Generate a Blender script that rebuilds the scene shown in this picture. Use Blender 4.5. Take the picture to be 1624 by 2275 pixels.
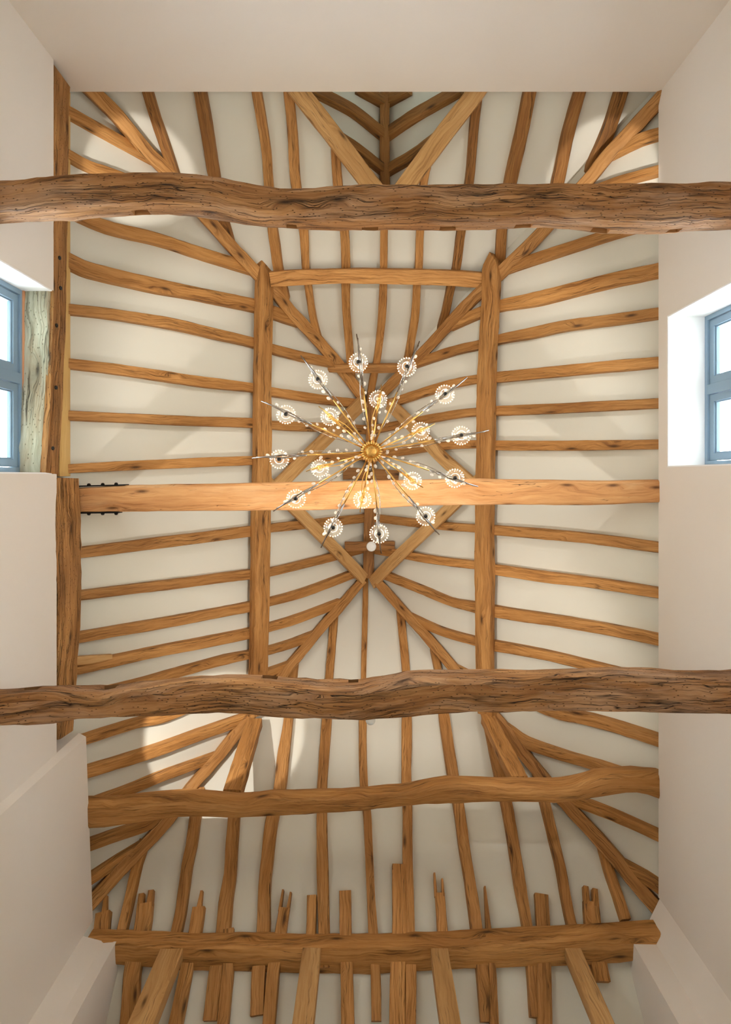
import bpy, math, random
from mathutils import Vector, noise

# ---------------------------------------------------------------- clear
for o in list(bpy.data.objects):
    bpy.data.objects.remove(o)
scn = bpy.context.scene
COL = scn.collection

# ---------------------------------------------------------------- camera (looks straight up)
H = 1.30                       # camera height above the floor
F = 1300.0                     # focal length in pixels of the 1624 x 2275 frame
CX, CY = 820.0, 1058.0         # zenith in the frame
cam = bpy.data.cameras.new('camera')
camo = bpy.data.objects.new('camera', cam)
COL.objects.link(camo)
camo.location = (0, 0, H)
camo.rotation_euler = (math.pi, 0, 0)
cam.sensor_fit = 'VERTICAL'
cam.sensor_height = 36.0
cam.sensor_width = 36.0 * 1624 / 2275
cam.lens = 36.0 * F / 2275
cam.shift_x = -(CX - 812.0) / 2275
cam.shift_y = (CY - 1137.5) / 2275
cam.clip_start = 0.05
scn.camera = camo

# ---------------------------------------------------------------- world, exposure
world = bpy.data.worlds.new('sky')
scn.world = world
world.use_nodes = True
bg = world.node_tree.nodes['Background']
bg.inputs[0].default_value = (0.80, 0.90, 1.0, 1)
bg.inputs[1].default_value = 16.0
scn.view_settings.view_transform = 'Standard'
scn.view_settings.look = 'None'
scn.view_settings.gamma = 1.0
scn.view_settings.use_curve_mapping = False
scn.view_settings.exposure = 0.35

def sun_light():
    l = bpy.data.lights.new('sun', 'SUN'); l.energy = 6.0; l.angle = math.radians(3)
    l.color = (1.0, 0.93, 0.82)
    o = bpy.data.objects.new('sun', l); COL.objects.link(o)
    d = Vector((-0.72, -0.12, -0.60))         # through the glazed door added in the right wall
    o.rotation_euler = d.to_track_quat('-Z', 'Y').to_euler()
    o.location = (12, 0, 9)
sun_light()

# ---------------------------------------------------------------- colours and materials
def lin(r, g, b):
    f = lambda c: c / 12.92 if c <= 0.04045 else ((c + 0.055) / 1.055) ** 2.4
    return (f(r / 255), f(g / 255), f(b / 255), 1)

def newmat(name):
    m = bpy.data.materials.new(name); m.use_nodes = True
    nt = m.node_tree
    return m, nt, nt.nodes['Principled BSDF']

def plain(name, col, rough=0.6, metal=0.0, bump=0.0, bscale=60, var=0.0):
    m, nt, p = newmat(name)
    p.inputs['Base Color'].default_value = col
    p.inputs['Roughness'].default_value = rough
    p.inputs['Metallic'].default_value = metal
    if bump or var:
        tc = nt.nodes.new('ShaderNodeTexCoord')
        nz = nt.nodes.new('ShaderNodeTexNoise'); nz.inputs['Scale'].default_value = bscale
        nz.inputs['Detail'].default_value = 4
        nt.links.new(tc.outputs['Object'], nz.inputs['Vector'])
        if bump:
            b = nt.nodes.new('ShaderNodeBump'); b.inputs['Strength'].default_value = bump
            b.inputs['Distance'].default_value = 0.004
            nt.links.new(nz.outputs['Fac'], b.inputs['Height'])
            nt.links.new(b.outputs['Normal'], p.inputs['Normal'])
        if var:
            n2 = nt.nodes.new('ShaderNodeTexNoise'); n2.inputs['Scale'].default_value = 1.3
            n2.inputs['Detail'].default_value = 3
            nt.links.new(tc.outputs['Object'], n2.inputs['Vector'])
            mx = nt.nodes.new('ShaderNodeMix'); mx.data_type = 'RGBA'
            mx.inputs[6].default_value = col
            mx.inputs[7].default_value = (col[0] * (1 - var), col[1] * (1 - var), col[2] * (1 - var), 1)
            nt.links.new(n2.outputs['Fac'], mx.inputs[0])
            nt.links.new(mx.outputs[2], p.inputs['Base Color'])
    return m

def wood(name, light, mid, dark, crack=0.5, pits=0.0, rough=0.62, blotch=None, blotch_amt=0.0, knots=0.8, bump=0.5, spread=0.2, grainx=70.0, linex=20.0, linew=0.014, liney=0.55, fine=0.0):
    """oak: u runs round the timber, v along it (metres)"""
    m, nt, p = newmat(name)
    N, L = nt.nodes, nt.links
    def math_(op, a, b=None, c=None):
        q = N.new('ShaderNodeMath'); q.operation = op
        for k, v in enumerate((a, b, c)):
            if v is None: continue
            if hasattr(v, 'is_linked'): L.new(v, q.inputs[k])
            else: q.inputs[k].default_value = v
        return q.outputs[0]
    def rng(v, a, b, c=0.0, d=1.0):
        r = N.new('ShaderNodeMapRange')
        for k, x in enumerate((a, b, c, d)): r.inputs[k + 1].default_value = x
        L.new(v, r.inputs[0]); return r.outputs[0]
    def mixc(f, a, b):
        q = N.new('ShaderNodeMix'); q.data_type = 'RGBA'
        for k, v in ((0, f), (6, a), (7, b)):
            if hasattr(v, 'is_linked'): L.new(v, q.inputs[k])
            else: q.inputs[k].default_value = v
        return q.outputs[2]
    uv = N.new('ShaderNodeUVMap'); uv.uv_map = 'grain'
    oi = N.new('ShaderNodeObjectInfo')
    off = N.new('ShaderNodeVectorMath'); off.operation = 'SCALE'
    off.inputs[0].default_value = (37.0, 91.0, 53.0)
    L.new(oi.outputs['Random'], off.inputs['Scale'])
    add = N.new('ShaderNodeVectorMath'); add.operation = 'ADD'
    L.new(uv.outputs['UV'], add.inputs[0]); L.new(off.outputs['Vector'], add.inputs[1])
    # knots bend the grain round them
    def cells(sx, sy):
        mp = N.new('ShaderNodeMapping'); mp.inputs['Scale'].default_value = (sx, sy, 1)
        L.new(add.outputs[0], mp.inputs['Vector'])
        v = N.new('ShaderNodeTexVoronoi'); v.inputs['Scale'].default_value = 1.0; v.voronoi_dimensions = '2D'
        L.new(mp.outputs[0], v.inputs['Vector'])
        sp = N.new('ShaderNodeSeparateColor'); L.new(v.outputs['Color'], sp.inputs[0])
        return v.outputs['Distance'], sp.outputs[0]
    kd, kc = cells(6.0, 1.6)
    kgate = rng(kc, 0.66, 0.70)
    knot = math_('MULTIPLY', rng(kd, 0.03, 0.13, 1.0, 0.0), kgate)
    halo = math_('MULTIPLY', rng(kd, 0.05, 0.34, 1.0, 0.0), kgate)
    wn = N.new('ShaderNodeTexNoise'); wn.inputs['Scale'].default_value = 2.4; wn.inputs['Detail'].default_value = 3
    L.new(add.outputs[0], wn.inputs['Vector'])
    bend = math_('MULTIPLY_ADD', halo, 0.045, math_('MULTIPLY', wn.outputs['Fac'], 0.10))
    cb = N.new('ShaderNodeCombineXYZ'); L.new(bend, cb.inputs[0])
    ws = N.new('ShaderNodeVectorMath'); ws.operation = 'ADD'
    L.new(add.outputs[0], ws.inputs[0]); L.new(cb.outputs[0], ws.inputs[1])
    def stretched(sx, sy, detail, rough_=0.55):
        mp = N.new('ShaderNodeMapping'); mp.inputs['Scale'].default_value = (sx, sy, 1)
        L.new(ws.outputs[0], mp.inputs['Vector'])
        t = N.new('ShaderNodeTexNoise'); t.inputs['Scale'].default_value = 1.0
        t.inputs['Detail'].default_value = detail; t.inputs['Roughness'].default_value = rough_
        L.new(mp.outputs['Vector'], t.inputs['Vector'])
        return t.outputs['Fac']
    grain = stretched(grainx, 2.4, 6, 0.7)
    broad = stretched(11, 0.9, 4, 0.6)
    line = stretched(linex, liney, 4, 0.6)
    mixv = math_('ADD', math_('MULTIPLY', grain, 0.6), math_('MULTIPLY', broad, 0.4))
    ramp = N.new('ShaderNodeValToRGB')
    e = ramp.color_ramp.elements
    e[0].position = 0.34; e[0].color = dark
    e[1].position = 0.64; e[1].color = light
    k = e.new(0.47); k.color = mid
    L.new(mixv, ramp.inputs[0])
    col = ramp.outputs[0]
    hs = N.new('ShaderNodeHueSaturation')
    mr = rng(oi.outputs['Random'], 0, 1, 1 - spread, 1 + spread * 0.6)
    L.new(mr, hs.inputs['Value'])
    L.new(col, hs.inputs['Color']); col = hs.outputs[0]
    # slow changes of tone along the timber
    tone = stretched(2.0, 0.8, 3)
    col = mixc(rng(tone, 0.42, 0.68, 0.0, 0.55), col, (mid[0] * 0.72, mid[1] * 0.66, mid[2] * 0.6, 1))
    if blotch is not None:
        col = mixc(rng(stretched(4.5, 1.0, 5, 0.65), 0.46, 0.66, 0.0, blotch_amt), col, blotch)
    deep = (dark[0] * 0.20, dark[1] * 0.17, dark[2] * 0.16, 1)
    ab = math_('ABSOLUTE', math_('SUBTRACT', line, 0.5))
    cr = math_('MULTIPLY', rng(ab, 0.0, linew, 1.0, 0.0), rng(stretched(7, 0.9, 2), 0.47, 0.56))
    cs = math_('MULTIPLY', cr, crack)
    col = mixc(cs, col, deep)
    height = math_('SUBTRACT', mixv, cs)
    if fine:
        l2 = stretched(46, 1.1, 3, 0.6)
        a2 = math_('ABSOLUTE', math_('SUBTRACT', l2, 0.5))
        c2 = math_('MULTIPLY', math_('MULTIPLY', rng(a2, 0.0, 0.03, 1.0, 0.0), rng(stretched(9, 1.3, 3), 0.44, 0.58)), fine)
        col = mixc(c2, col, deep); height = math_('SUBTRACT', height, c2)
    if knots:
        col = mixc(math_('MULTIPLY', halo, 0.35), col, dark)
        col = mixc(math_('MULTIPLY', knot, knots), col, deep)
        height = math_('SUBTRACT', height, math_('MULTIPLY', knot, 0.6))
    if pits:
        d1, c1 = cells(70, 26)
        pt = math_('MULTIPLY', rng(d1, 0.06, 0.20, pits, 0.0), rng(c1, 0.80, 0.84))
        col = mixc(pt, col, deep); height = math_('SUBTRACT', height, pt)
    L.new(col, p.inputs['Base Color'])
    p.inputs['Roughness'].default_value = rough
    p.inputs['Specular IOR Level'].default_value = 0.3
    b = N.new('ShaderNodeBump'); b.inputs['Strength'].default_value = bump; b.inputs['Distance'].default_value = 0.012
    L.new(height, b.inputs['Height']); L.new(b.outputs[0], p.inputs['Normal'])
    return m

M = {}
M['oak'] = wood('golden_oak', lin(212, 160, 98), lin(182, 129, 71), lin(110, 69, 32), crack=0.8, spread=0.16, fine=0.35)
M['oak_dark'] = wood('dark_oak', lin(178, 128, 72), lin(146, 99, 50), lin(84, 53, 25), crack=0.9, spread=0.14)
M['oak_aged'] = wood('aged_oak', lin(200, 150, 96), lin(154, 106, 60), lin(78, 48, 26), crack=1.0, pits=0.9, blotch=lin(204, 174, 146), blotch_amt=0.45, bump=1.0, spread=0.03, grainx=60, linex=9, linew=0.012, liney=0.45, fine=0.75)
M['oak_plate'] = wood('rough_oak', lin(210, 160, 100), lin(178, 126, 72), lin(104, 66, 34), crack=1.0, pits=0.9, spread=0.03, bump=0.9, fine=0.6, blotch=lin(120, 80, 46), blotch_amt=0.5)
M['oak_new'] = wood('pale_oak', lin(218, 178, 124), lin(198, 154, 98), lin(156, 114, 66), crack=0.6, spread=0.06, bump=0.3)
M['oak_tie'] = wood('orange_oak', lin(226, 174, 118), lin(208, 150, 96), lin(164, 108, 62), crack=0.9, spread=0.03, blotch=lin(226, 184, 136), blotch_amt=0.6, linex=9, linew=0.006)
M['oak_grey'] = wood('weathered_oak', lin(206, 206, 186), lin(170, 168, 146), lin(110, 104, 86), crack=1.0, pits=0.7, blotch=lin(170, 136, 102), blotch_amt=0.5, bump=1.0, spread=0.0, grainx=40)
M['fillet'] = wood('yellow_softwood', lin(222, 188, 124), lin(212, 174, 108), lin(190, 148, 86), crack=0.1, knots=0, spread=0.03, bump=0.15)
M['plaster'] = plain('ceiling_plaster', lin(220, 218, 206), 0.9, bump=0.05, bscale=25, var=0.03)
M['wall'] = plain('wall_plaster', lin(232, 224, 214), 0.9, bump=0.06, bscale=30, var=0.03)
M['reveal'] = plain('white_paint', lin(244, 244, 244), 0.8)
M['floor'] = plain('floor_oak', lin(158, 132, 104), 0.6, bump=0.2, bscale=8, var=0.15)
M['ground'] = plain('gravel', lin(150, 146, 128), 0.9, var=0.2)
M['frame'] = plain('blue_grey_paint', lin(128, 152, 170), 0.45)
M['iron'] = plain('black_iron', lin(24, 24, 26), 0.5, 0.6)
M['gold'] = plain('gold_metal', lin(226, 182, 104), 0.28, 1.0)
M['nickel'] = plain('polished_nickel', lin(176, 170, 164), 0.16, 1.0)
M['black'] = plain('unlit_holder_black', lin(22, 20, 18), 0.5)  # black stands for the unlit undersides of outer lamp holders; pegs share it
M['white'] = plain('white_plastic', lin(236, 236, 232), 0.5)
M['copper'] = plain('copper_strip', lin(214, 150, 104), 0.5)

def thin_glass(name, tint, refl=1.0, haze=0.0):
    m = bpy.data.materials.new(name); m.use_nodes = True
    nt = m.node_tree; nt.nodes.clear()
    o = nt.nodes.new('ShaderNodeOutputMaterial')
    t = nt.nodes.new('ShaderNodeBsdfTransparent'); t.inputs[0].default_value = tint
    g = nt.nodes.new('ShaderNodeBsdfGlossy'); g.inputs['Roughness'].default_value = 0.03
    fr = nt.nodes.new('ShaderNodeLayerWeight'); fr.inputs[0].default_value = 0.5
    pw = nt.nodes.new('ShaderNodeMath'); pw.operation = 'POWER'; pw.inputs[1].default_value = 5.0
    nt.links.new(fr.outputs['Facing'], pw.inputs[0])
    mul = nt.nodes.new('ShaderNodeMath'); mul.operation = 'MULTIPLY_ADD'; mul.inputs[1].default_value = 0.9 * min(refl, 1); mul.inputs[2].default_value = 0.045 * refl
    nt.links.new(pw.outputs[0], mul.inputs[0])
    mx = nt.nodes.new('ShaderNodeMixShader')
    nt.links.new(mul.outputs[0], mx.inputs[0]); nt.links.new(t.outputs[0], mx.inputs[1]); nt.links.new(g.outputs[0], mx.inputs[2])
    out = mx.outputs[0]
    if haze:
        d = nt.nodes.new('ShaderNodeBsdfTranslucent'); d.inputs[0].default_value = (1, 0.97, 0.92, 1)
        d2 = nt.nodes.new('ShaderNodeBsdfDiffuse'); d2.inputs[0].default_value = (1, 0.97, 0.92, 1)
        ad = nt.nodes.new('ShaderNodeMixShader'); nt.links.new(d.outputs[0], ad.inputs[1]); nt.links.new(d2.outputs[0], ad.inputs[2])
        m2 = nt.nodes.new('ShaderNodeMixShader'); m2.inputs[0].default_value = haze
        nt.links.new(out, m2.inputs[1]); nt.links.new(ad.outputs[0], m2.inputs[2]); out = m2.outputs[0]
    nt.links.new(out, o.inputs[0])
    return m
M['pane'] = thin_glass('window_glass', (0.96, 0.98, 1, 1))
M['crystal'] = thin_glass('clear_crystal', (0.95, 0.93, 0.90, 1), 2.5, 0.04)
M['bead'] = thin_glass('cut_crystal', (0.97, 0.97, 1, 1), 2.5, 0.5)
m, nt, p = newmat('lit_bulb')
p.inputs['Base Color'].default_value = (1, 0.9, 0.75, 1)
p.inputs['Emission Color'].default_value = (1, 0.80, 0.52, 1)
p.inputs['Emission Strength'].default_value = 22.0
M['bulb'] = m
m, nt, p = newmat('lit_lens')
p.inputs['Emission Color'].default_value = (1, 0.86, 0.66, 1)
p.inputs['Emission Strength'].default_value = 6.0
M['lens'] = m

# ---------------------------------------------------------------- object helpers
def tag(o, label=None, cat=None, group=None, kind=None):
    if label: o['label'] = label
    if cat: o['category'] = cat
    if group: o['group'] = group
    if kind: o['kind'] = kind
    return o

def link(o, parent=None):
    COL.objects.link(o)
    if parent is not None:
        o.parent = parent
        o.matrix_parent_inverse = parent.matrix_basis.inverted()
    return o

def empty(name, loc=(0, 0, 0)):
    o = bpy.data.objects.new(name, None); COL.objects.link(o)
    o.location = loc; o.empty_display_size = 0.1
    return o

class MB:
    def __init__(s): s.v = []; s.f = []; s.sm = []
    def face(s, pts, smooth=False):
        b = len(s.v); s.v += [tuple(q) for q in pts]; s.f.append(tuple(range(b, b + len(pts)))); s.sm.append(smooth)
    def box(s, x0, x1, y0, y1, z0, z1):
        b = len(s.v)
        s.v += [(x0, y0, z0), (x1, y0, z0), (x1, y1, z0), (x0, y1, z0), (x0, y0, z1), (x1, y0, z1), (x1, y1, z1), (x0, y1, z1)]
        for q in ((0, 3, 2, 1), (4, 5, 6, 7), (0, 1, 5, 4), (1, 2, 6, 5), (2, 3, 7, 6), (3, 0, 4, 7)):
            s.f.append(tuple(b + i for i in q)); s.sm.append(False)
    def prism(s, poly, z0, z1):
        n = len(poly); b = len(s.v)
        s.v += [(x, y, z0) for x, y in poly] + [(x, y, z1) for x, y in poly]
        s.f.append(tuple(b + i for i in reversed(range(n)))); s.sm.append(False)
        s.f.append(tuple(b + n + i for i in range(n))); s.sm.append(False)
        for i in range(n):
            j = (i + 1) % n
            s.f.append((b + i, b + j, b + n + j, b + n + i)); s.sm.append(False)
    def tube(s, pts, radii, seg=8, cap=True):
        pts = [Vector(p) for p in pts]
        if not hasattr(radii, '__len__'): radii = [radii] * len(pts)
        b = len(s.v); n = len(pts)
        up = Vector((0, 0, 1))
        for i, p in enumerate(pts):
            t = (pts[min(i + 1, n - 1)] - pts[max(i - 1, 0)]).normalized()
            ref = up if abs(t.dot(up)) < 0.95 else Vector((1, 0, 0))
            a = t.cross(ref).normalized(); c = t.cross(a)
            for k in range(seg):
                an = 2 * math.pi * k / seg
                s.v.append(tuple(p + (a * math.cos(an) + c * math.sin(an)) * radii[i]))
        for i in range(n - 1):
            for k in range(seg):
                k2 = (k + 1) % seg
                s.f.append((b + i * seg + k, b + i * seg + k2, b + (i + 1) * seg + k2, b + (i + 1) * seg + k)); s.sm.append(True)
        if cap:
            s.f.append(tuple(b + k for k in reversed(range(seg)))); s.sm.append(False)
            s.f.append(tuple(b + (n - 1) * seg + k for k in range(seg))); s.sm.append(False)
    def lathe(s, c, axis, prof, seg=20, ripple=0.0, lobes=0, ripple_from=0):
        """prof: list of (radius, height along axis)"""
        c = Vector(c); ax = Vector(axis).normalized()
        ref = Vector((0, 0, 1)) if abs(ax.z) < 0.95 else Vector((1, 0, 0))
        a = ax.cross(ref).normalized(); d = ax.cross(a)
        b = len(s.v)
        for i, (r, h) in enumerate(prof):
            for k in range(seg):
                an = 2 * math.pi * k / seg
                rr = r * (1 + (ripple * math.cos(lobes * an) if i >= ripple_from else 0))
                s.v.append(tuple(c + ax * h + (a * math.cos(an) + d * math.sin(an)) * rr))
        for i in range(len(prof) - 1):
            for k in range(seg):
                k2 = (k + 1) % seg
                s.f.append((b + i * seg + k, b + i * seg + k2, b + (i + 1) * seg + k2, b + (i + 1) * seg + k)); s.sm.append(True)
    def ball(s, c, r, axis=(0, 0, 1), stretch=1.0, seg=6, rings=4):
        prof = [(max(1e-4, r * math.sin(math.pi * i / rings)), -r * stretch * math.cos(math.pi * i / rings)) for i in range(rings + 1)]
        s.lathe(c, axis, prof, seg)
    def build(s, name, mat, parent=None):
        me = bpy.data.meshes.new(name)
        me.from_pydata(s.v, [], s.f)
        me.polygons.foreach_set('use_smooth', s.sm)
        me.materials.append(M[mat] if isinstance(mat, str) else mat)
        me.update()
        return link(bpy.data.objects.new(name, me), parent)

def W(X, Y, Z): return Vector((X, Y, Z + H))          # heights are given from the camera
def pix(px, py, Z): return Vector(((px - CX) / F * Z, (py - CY) / F * Z, Z + H))

# ---------------------------------------------------------------- roof planes   n.p = d   (heights from camera)
XW = 2.75; ZE = 5.58; S = 1.11
ZR = ZE + S * XW                      # ridge
YT, YB = -1.148, 1.54                 # ridge ends
ST, SB = 1.181, 1.13
PL = {'left': (Vector((-S, 0, 1)), ZR), 'right': (Vector((S, 0, 1)), ZR),
      'top': (Vector((0, -ST, 1)), ZR - ST * YT), 'bottom': (Vector((0, SB, 1)), ZR + SB * YB)}
MX, MZ, MS = 0.19, 6.46, 0.95         # the small cross roof over the entrance: ridge position, height, slope
PL['mleft'] = (Vector((-MS, 0, 1)), MZ - MS * MX)
PL['mright'] = (Vector((MS, 0, 1)), MZ + MS * MX)
def room_n(pl): return -PL[pl][0].normalized()        # towards the room

def onp(px, py, pl, off=0.0):
    n, d = PL[pl]
    d = d - off * n.length                            # off > 0: towards the room
    r = Vector(((px - CX) / F, (py - CY) / F, 1))
    z = d / n.dot(r)
    return W(r.x * z, r.y * z, z)

# ---------------------------------------------------------------- timber builder
_ctr = [0]
def catmull(pts, step):
    pts = [Vector(p) for p in pts]
    if len(pts) == 2:
        n = max(2, int((pts[1] - pts[0]).length / step))
        return [(pts[0].lerp(pts[1], i / n), i / n) for i in range(n + 1)]
    out = []
    ext = [pts[0] * 2 - pts[1]] + pts + [pts[-1] * 2 - pts[-2]]
    m = len(pts) - 1
    for i in range(m):
        p0, p1, p2, p3 = ext[i:i + 4]
        n = max(1, int((p2 - p1).length / step))
        for k in range(n):
            t = k / n
            q = 0.5 * ((2 * p1) + (p2 - p0) * t + (2 * p0 - 5 * p1 + 4 * p2 - p3) * t * t + (3 * p1 - p0 - 3 * p2 + p3) * t ** 3)
            out.append((q, (i + t) / m))
    out.append((pts[-1], 1.0))
    return out

def timber_data(pts, width, depth, n, rough=0.005, corner=0.09, step=0.07, seed=None, tip=None, smooth_path=True, lobes=1.0, wob=0.1):
    """pts lie in the middle of the visible face; n points to the room. width: number or list along the path"""
    if seed is None:
        _ctr[0] += 1; seed = _ctr[0]
    path = catmull(pts, step) if smooth_path else [(Vector(p), i / (len(pts) - 1)) for i, p in enumerate(pts)]
    ws = width if hasattr(width, '__len__') else [width]
    def wat(t):
        if len(ws) == 1: return ws[0]
        x = t * (len(ws) - 1); i = min(int(x), len(ws) - 2); return ws[i] + (ws[i + 1] - ws[i]) * (x - i)
    n = Vector(n).normalized()
    V, UVR = [], []
    s = 0.0; prev = None
    K = 0
    sd = seed * 7.31
    for i, (p, t) in enumerate(path):
        a = path[max(0, i - 1)][0]; b = path[min(len(path) - 1, i + 1)][0]
        tg = (b - a).normalized()
        nn = (n - tg * n.dot(tg)).normalized()
        sd_ = tg.cross(nn)
        if prev is not None: s += (p - prev).length
        prev = p
        w = wat(t); d = depth
        q0 = Vector((s * 0.9, sd, 4.0))
        w *= 1 + min(9 * rough, wob) * noise.noise(Vector((s * 2.1, sd, 1.0))) + min(6 * rough, wob * 0.6) * noise.noise(Vector((s * 7.0, sd, 2.0)))
        p = p + sd_ * noise.noise(q0) * rough * 1.6 + nn * noise.noise(q0 + Vector((0, 0, 7))) * rough * 1.2
        r = corner * min(w, d)
        if tip and t > 1 - tip[0]: w *= 1 - (1 - tip[1]) * (t - 1 + tip[0]) / tip[0]
        hw = w / 2; c = r * 0.29
        prof = [(-hw + r, 0), (0, 0), (hw - r, 0), (hw - c, c), (hw, r), (hw, d / 2), (hw, d - r), (hw - c, d - c), (hw - r, d), (0, d), (-hw + r, d), (-hw + c, d - c), (-hw, d - r), (-hw, d / 2), (-hw, r), (-hw + c, c)]
        K = len(prof)
        us = 0.0; row = []
        for k, (x, y) in enumerate(prof):
            if k: us += math.hypot(x - prof[k - 1][0], y - prof[k - 1][1])
            row.append(us)
            ang = 2 * math.pi * k / K
            am = 0.55 if k in (1, 5, 9, 13) else 1.0
            nz = am * noise.noise(Vector((s * 1.6 * lobes, math.cos(ang) * 0.9 + sd, math.sin(ang) * 0.9))) * 1.3 \
                + am * noise.noise(Vector((s * 9.0, math.cos(ang) * 2.2 + sd, math.sin(ang) * 2.2 + 9))) * 0.8
            cx, cy = x, y - d / 2
            ln = math.hypot(cx, cy) or 1
            x2 = x + cx / ln * nz * rough; y2 = y + cy / ln * nz * rough
            V.append(p + sd_ * x2 - nn * y2)
        us += math.hypot(prof[0][0] - prof[-1][0], prof[0][1] - prof[-1][1])
        UVR.append((row + [us], s))
    return V, UVR, K

class Timber:
    def __init__(s): s.v = []; s.f = []; s.uv = []; s.sm = []
    def add(s, V, UVR, K):
        b = len(s.v); s.v += [tuple(p) for p in V]; n = len(UVR)
        for i in range(n - 1):
            r0, v0 = UVR[i]; r1, v1 = UVR[i + 1]
            for k in range(K):
                k2 = (k + 1) % K
                s.f.append((b + i * K + k, b + i * K + k2, b + (i + 1) * K + k2, b + (i + 1) * K + k))
                s.uv += [(r0[k], v0), (r0[k + 1], v0), (r1[k + 1], v1), (r1[k], v1)]; s.sm.append(True)
        for i, rev in ((0, True), (n - 1, False)):
            idx = list(range(K))
            if rev: idx.reverse()
            s.f.append(tuple(b + i * K + k for k in idx))
            c = Vector(V[i * K + 1]); 
            for k in idx:
                q = Vector(V[i * K + k]) - c
                s.uv.append((q.x + q.z * 0.7, q.y * 0.15 + q.z * 0.1)); 
            s.sm.append(False)
    def build(s, name, mat, parent=None, sharp=38):
        me = bpy.data.meshes.new(name)
        me.from_pydata(s.v, [], s.f)
        uv = me.uv_layers.new(name='grain')
        flat = [c for q in s.uv for c in q]
        uv.data.foreach_set('uv', flat)
        me.polygons.foreach_set('use_smooth', s.sm)
        me.materials.append(M[mat])
        me.update()
        me.validate()
        try: me.set_sharp_from_angle(angle=math.radians(sharp))
        except Exception: pass
        return link(bpy.data.objects.new(name, me), parent)

def timber(name, pts, width, depth, n, mat='oak', parent=None, **kw):
    t = Timber(); t.add(*timber_data(pts, width, depth, n, **kw))
    return t.build(name, mat, parent)

def px2m(wpx, z): return wpx / F * z

def rafter(pl, pts, wpx, mat='oak', parent=None, name='rafter', off=0.0, depth=0.13, ext0=0.0, ext1=0.0, **kw):
    P = [onp(x, y, pl, off) for x, y in pts]
    if ext0: P.insert(0, P[0] + (P[0] - P[1]).normalized() * ext0)
    if ext1: P.append(P[-1] + (P[-1] - P[-2]).normalized() * ext1)
    if not hasattr(wpx, '__len__'): wpx = [wpx, wpx]
    # measured across the drawn line: the drawn width times depth / focal length
    w = [px2m(wpx[min(len(wpx) - 1, int(round(i / (len(P) - 1) * (len(wpx) - 1))))], P[i].z - H) for i in range(len(P))]
    return timber(name, P, w, depth, room_n(pl), mat, parent, **kw)

# ================================================================ SETTING
# ---- floor
f = MB(); f.box(-3.15, 3.15, -4.3, 6.3, -0.1, 0); tag(f.build('floor', 'floor'), 'pale oak floor of the barn, below the picture', kind='structure')

g = MB(); g.box(-40, 40, -40, 40, -0.3, -0.12); tag(g.build('ground', 'ground'), 'gravel and grass outside the barn', kind='structure')
# ---- plastered roof slopes
OFF = 0.085
def zpl(pl, x, y, off=-OFF):
    n, d = PL[pl]; d = d - off * n.length
    return d - n.x * x - n.y * y
def rp(pl, x, y): return W(x, y, zpl(pl, x, y))
lift = OFF * math.sqrt(1 + S * S); liftT = OFF * math.sqrt(1 + ST * ST); liftB = OFF * math.sqrt(1 + SB * SB); liftM = OFF * math.sqrt(1 + MS * MS)
# ridge ends of the plaster surface
zr = ZR + lift
yrt = YT - (liftT - lift) / ST; yrb = YB + (liftB - lift) / SB
def hip_y(pl, x):       # y where the side slope meets the end slope for given |x|
    z = zr - S * abs(x)
    return YT + (z - ZR - liftT) / ST if pl == 'top' else YB - (z - ZR - liftB) / SB
XO = 3.02
c = MB()
xb = 2.95
for sgn, pl in ((-1, 'left'), (1, 'right')):
    c.face([W(0, yrt, zr), W(0, yrb, zr), rp(pl, sgn * XO, hip_y('bottom', XO)), rp(pl, sgn * XO, hip_y('top', XO))])
# bottom end slope, carried on over the outshot
YO = 6.1
c.face([W(0, yrb, zr), rp('bottom', -XO, hip_y('bottom', XO)), rp('bottom', -XO, YO), rp('bottom', XO, YO), rp('bottom', XO, hip_y('bottom', XO))])
# top end slope with the opening of the cross roof
def valley(y):
    z = zpl('top', 0, y); a = (MZ + liftM - z) / MS
    return a, z
yv = YT + (MZ + liftM - ZR - liftT) / ST
YV0 = -4.35
a0, z0 = valley(YV0)
ye = hip_y('top', XO)
c.face([W(0, yrt, zr), rp('top', XO, ye), W(MX + a0 * (ye - yv) / (YV0 - yv), ye, zpl('top', 0, ye)), W(MX, yv, MZ + liftM),
        W(MX - a0 * (ye - yv) / (YV0 - yv), ye, zpl('top', 0, ye)), rp('top', -XO, ye)])
ceiling = c.build('ceiling', 'plaster')
tag(ceiling, 'cream plaster roof slopes between exposed oak rafters', kind='structure')
c = MB()
YM = -6.2
for sg in (-1, 1):
    ae = a0 * 1.0
    c.face([W(MX, yv, MZ + liftM), W(MX + sg * a0, YV0, z0), W(MX + sg * a0, YM, z0), W(MX, YM, MZ + liftM)])
c.face([W(MX - a0, YV0 + 0.4, z0 - .02), W(MX + a0, YV0 + 0.4, z0 - .02), W(MX + a0, YM, z0 - .02), W(MX - a0, YM, z0 - .02)])
ceiling2 = c.build('ceiling', 'plaster')
tag(ceiling2, 'shadowed plaster of the small cross roof beyond the end wall', kind='structure')

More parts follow.
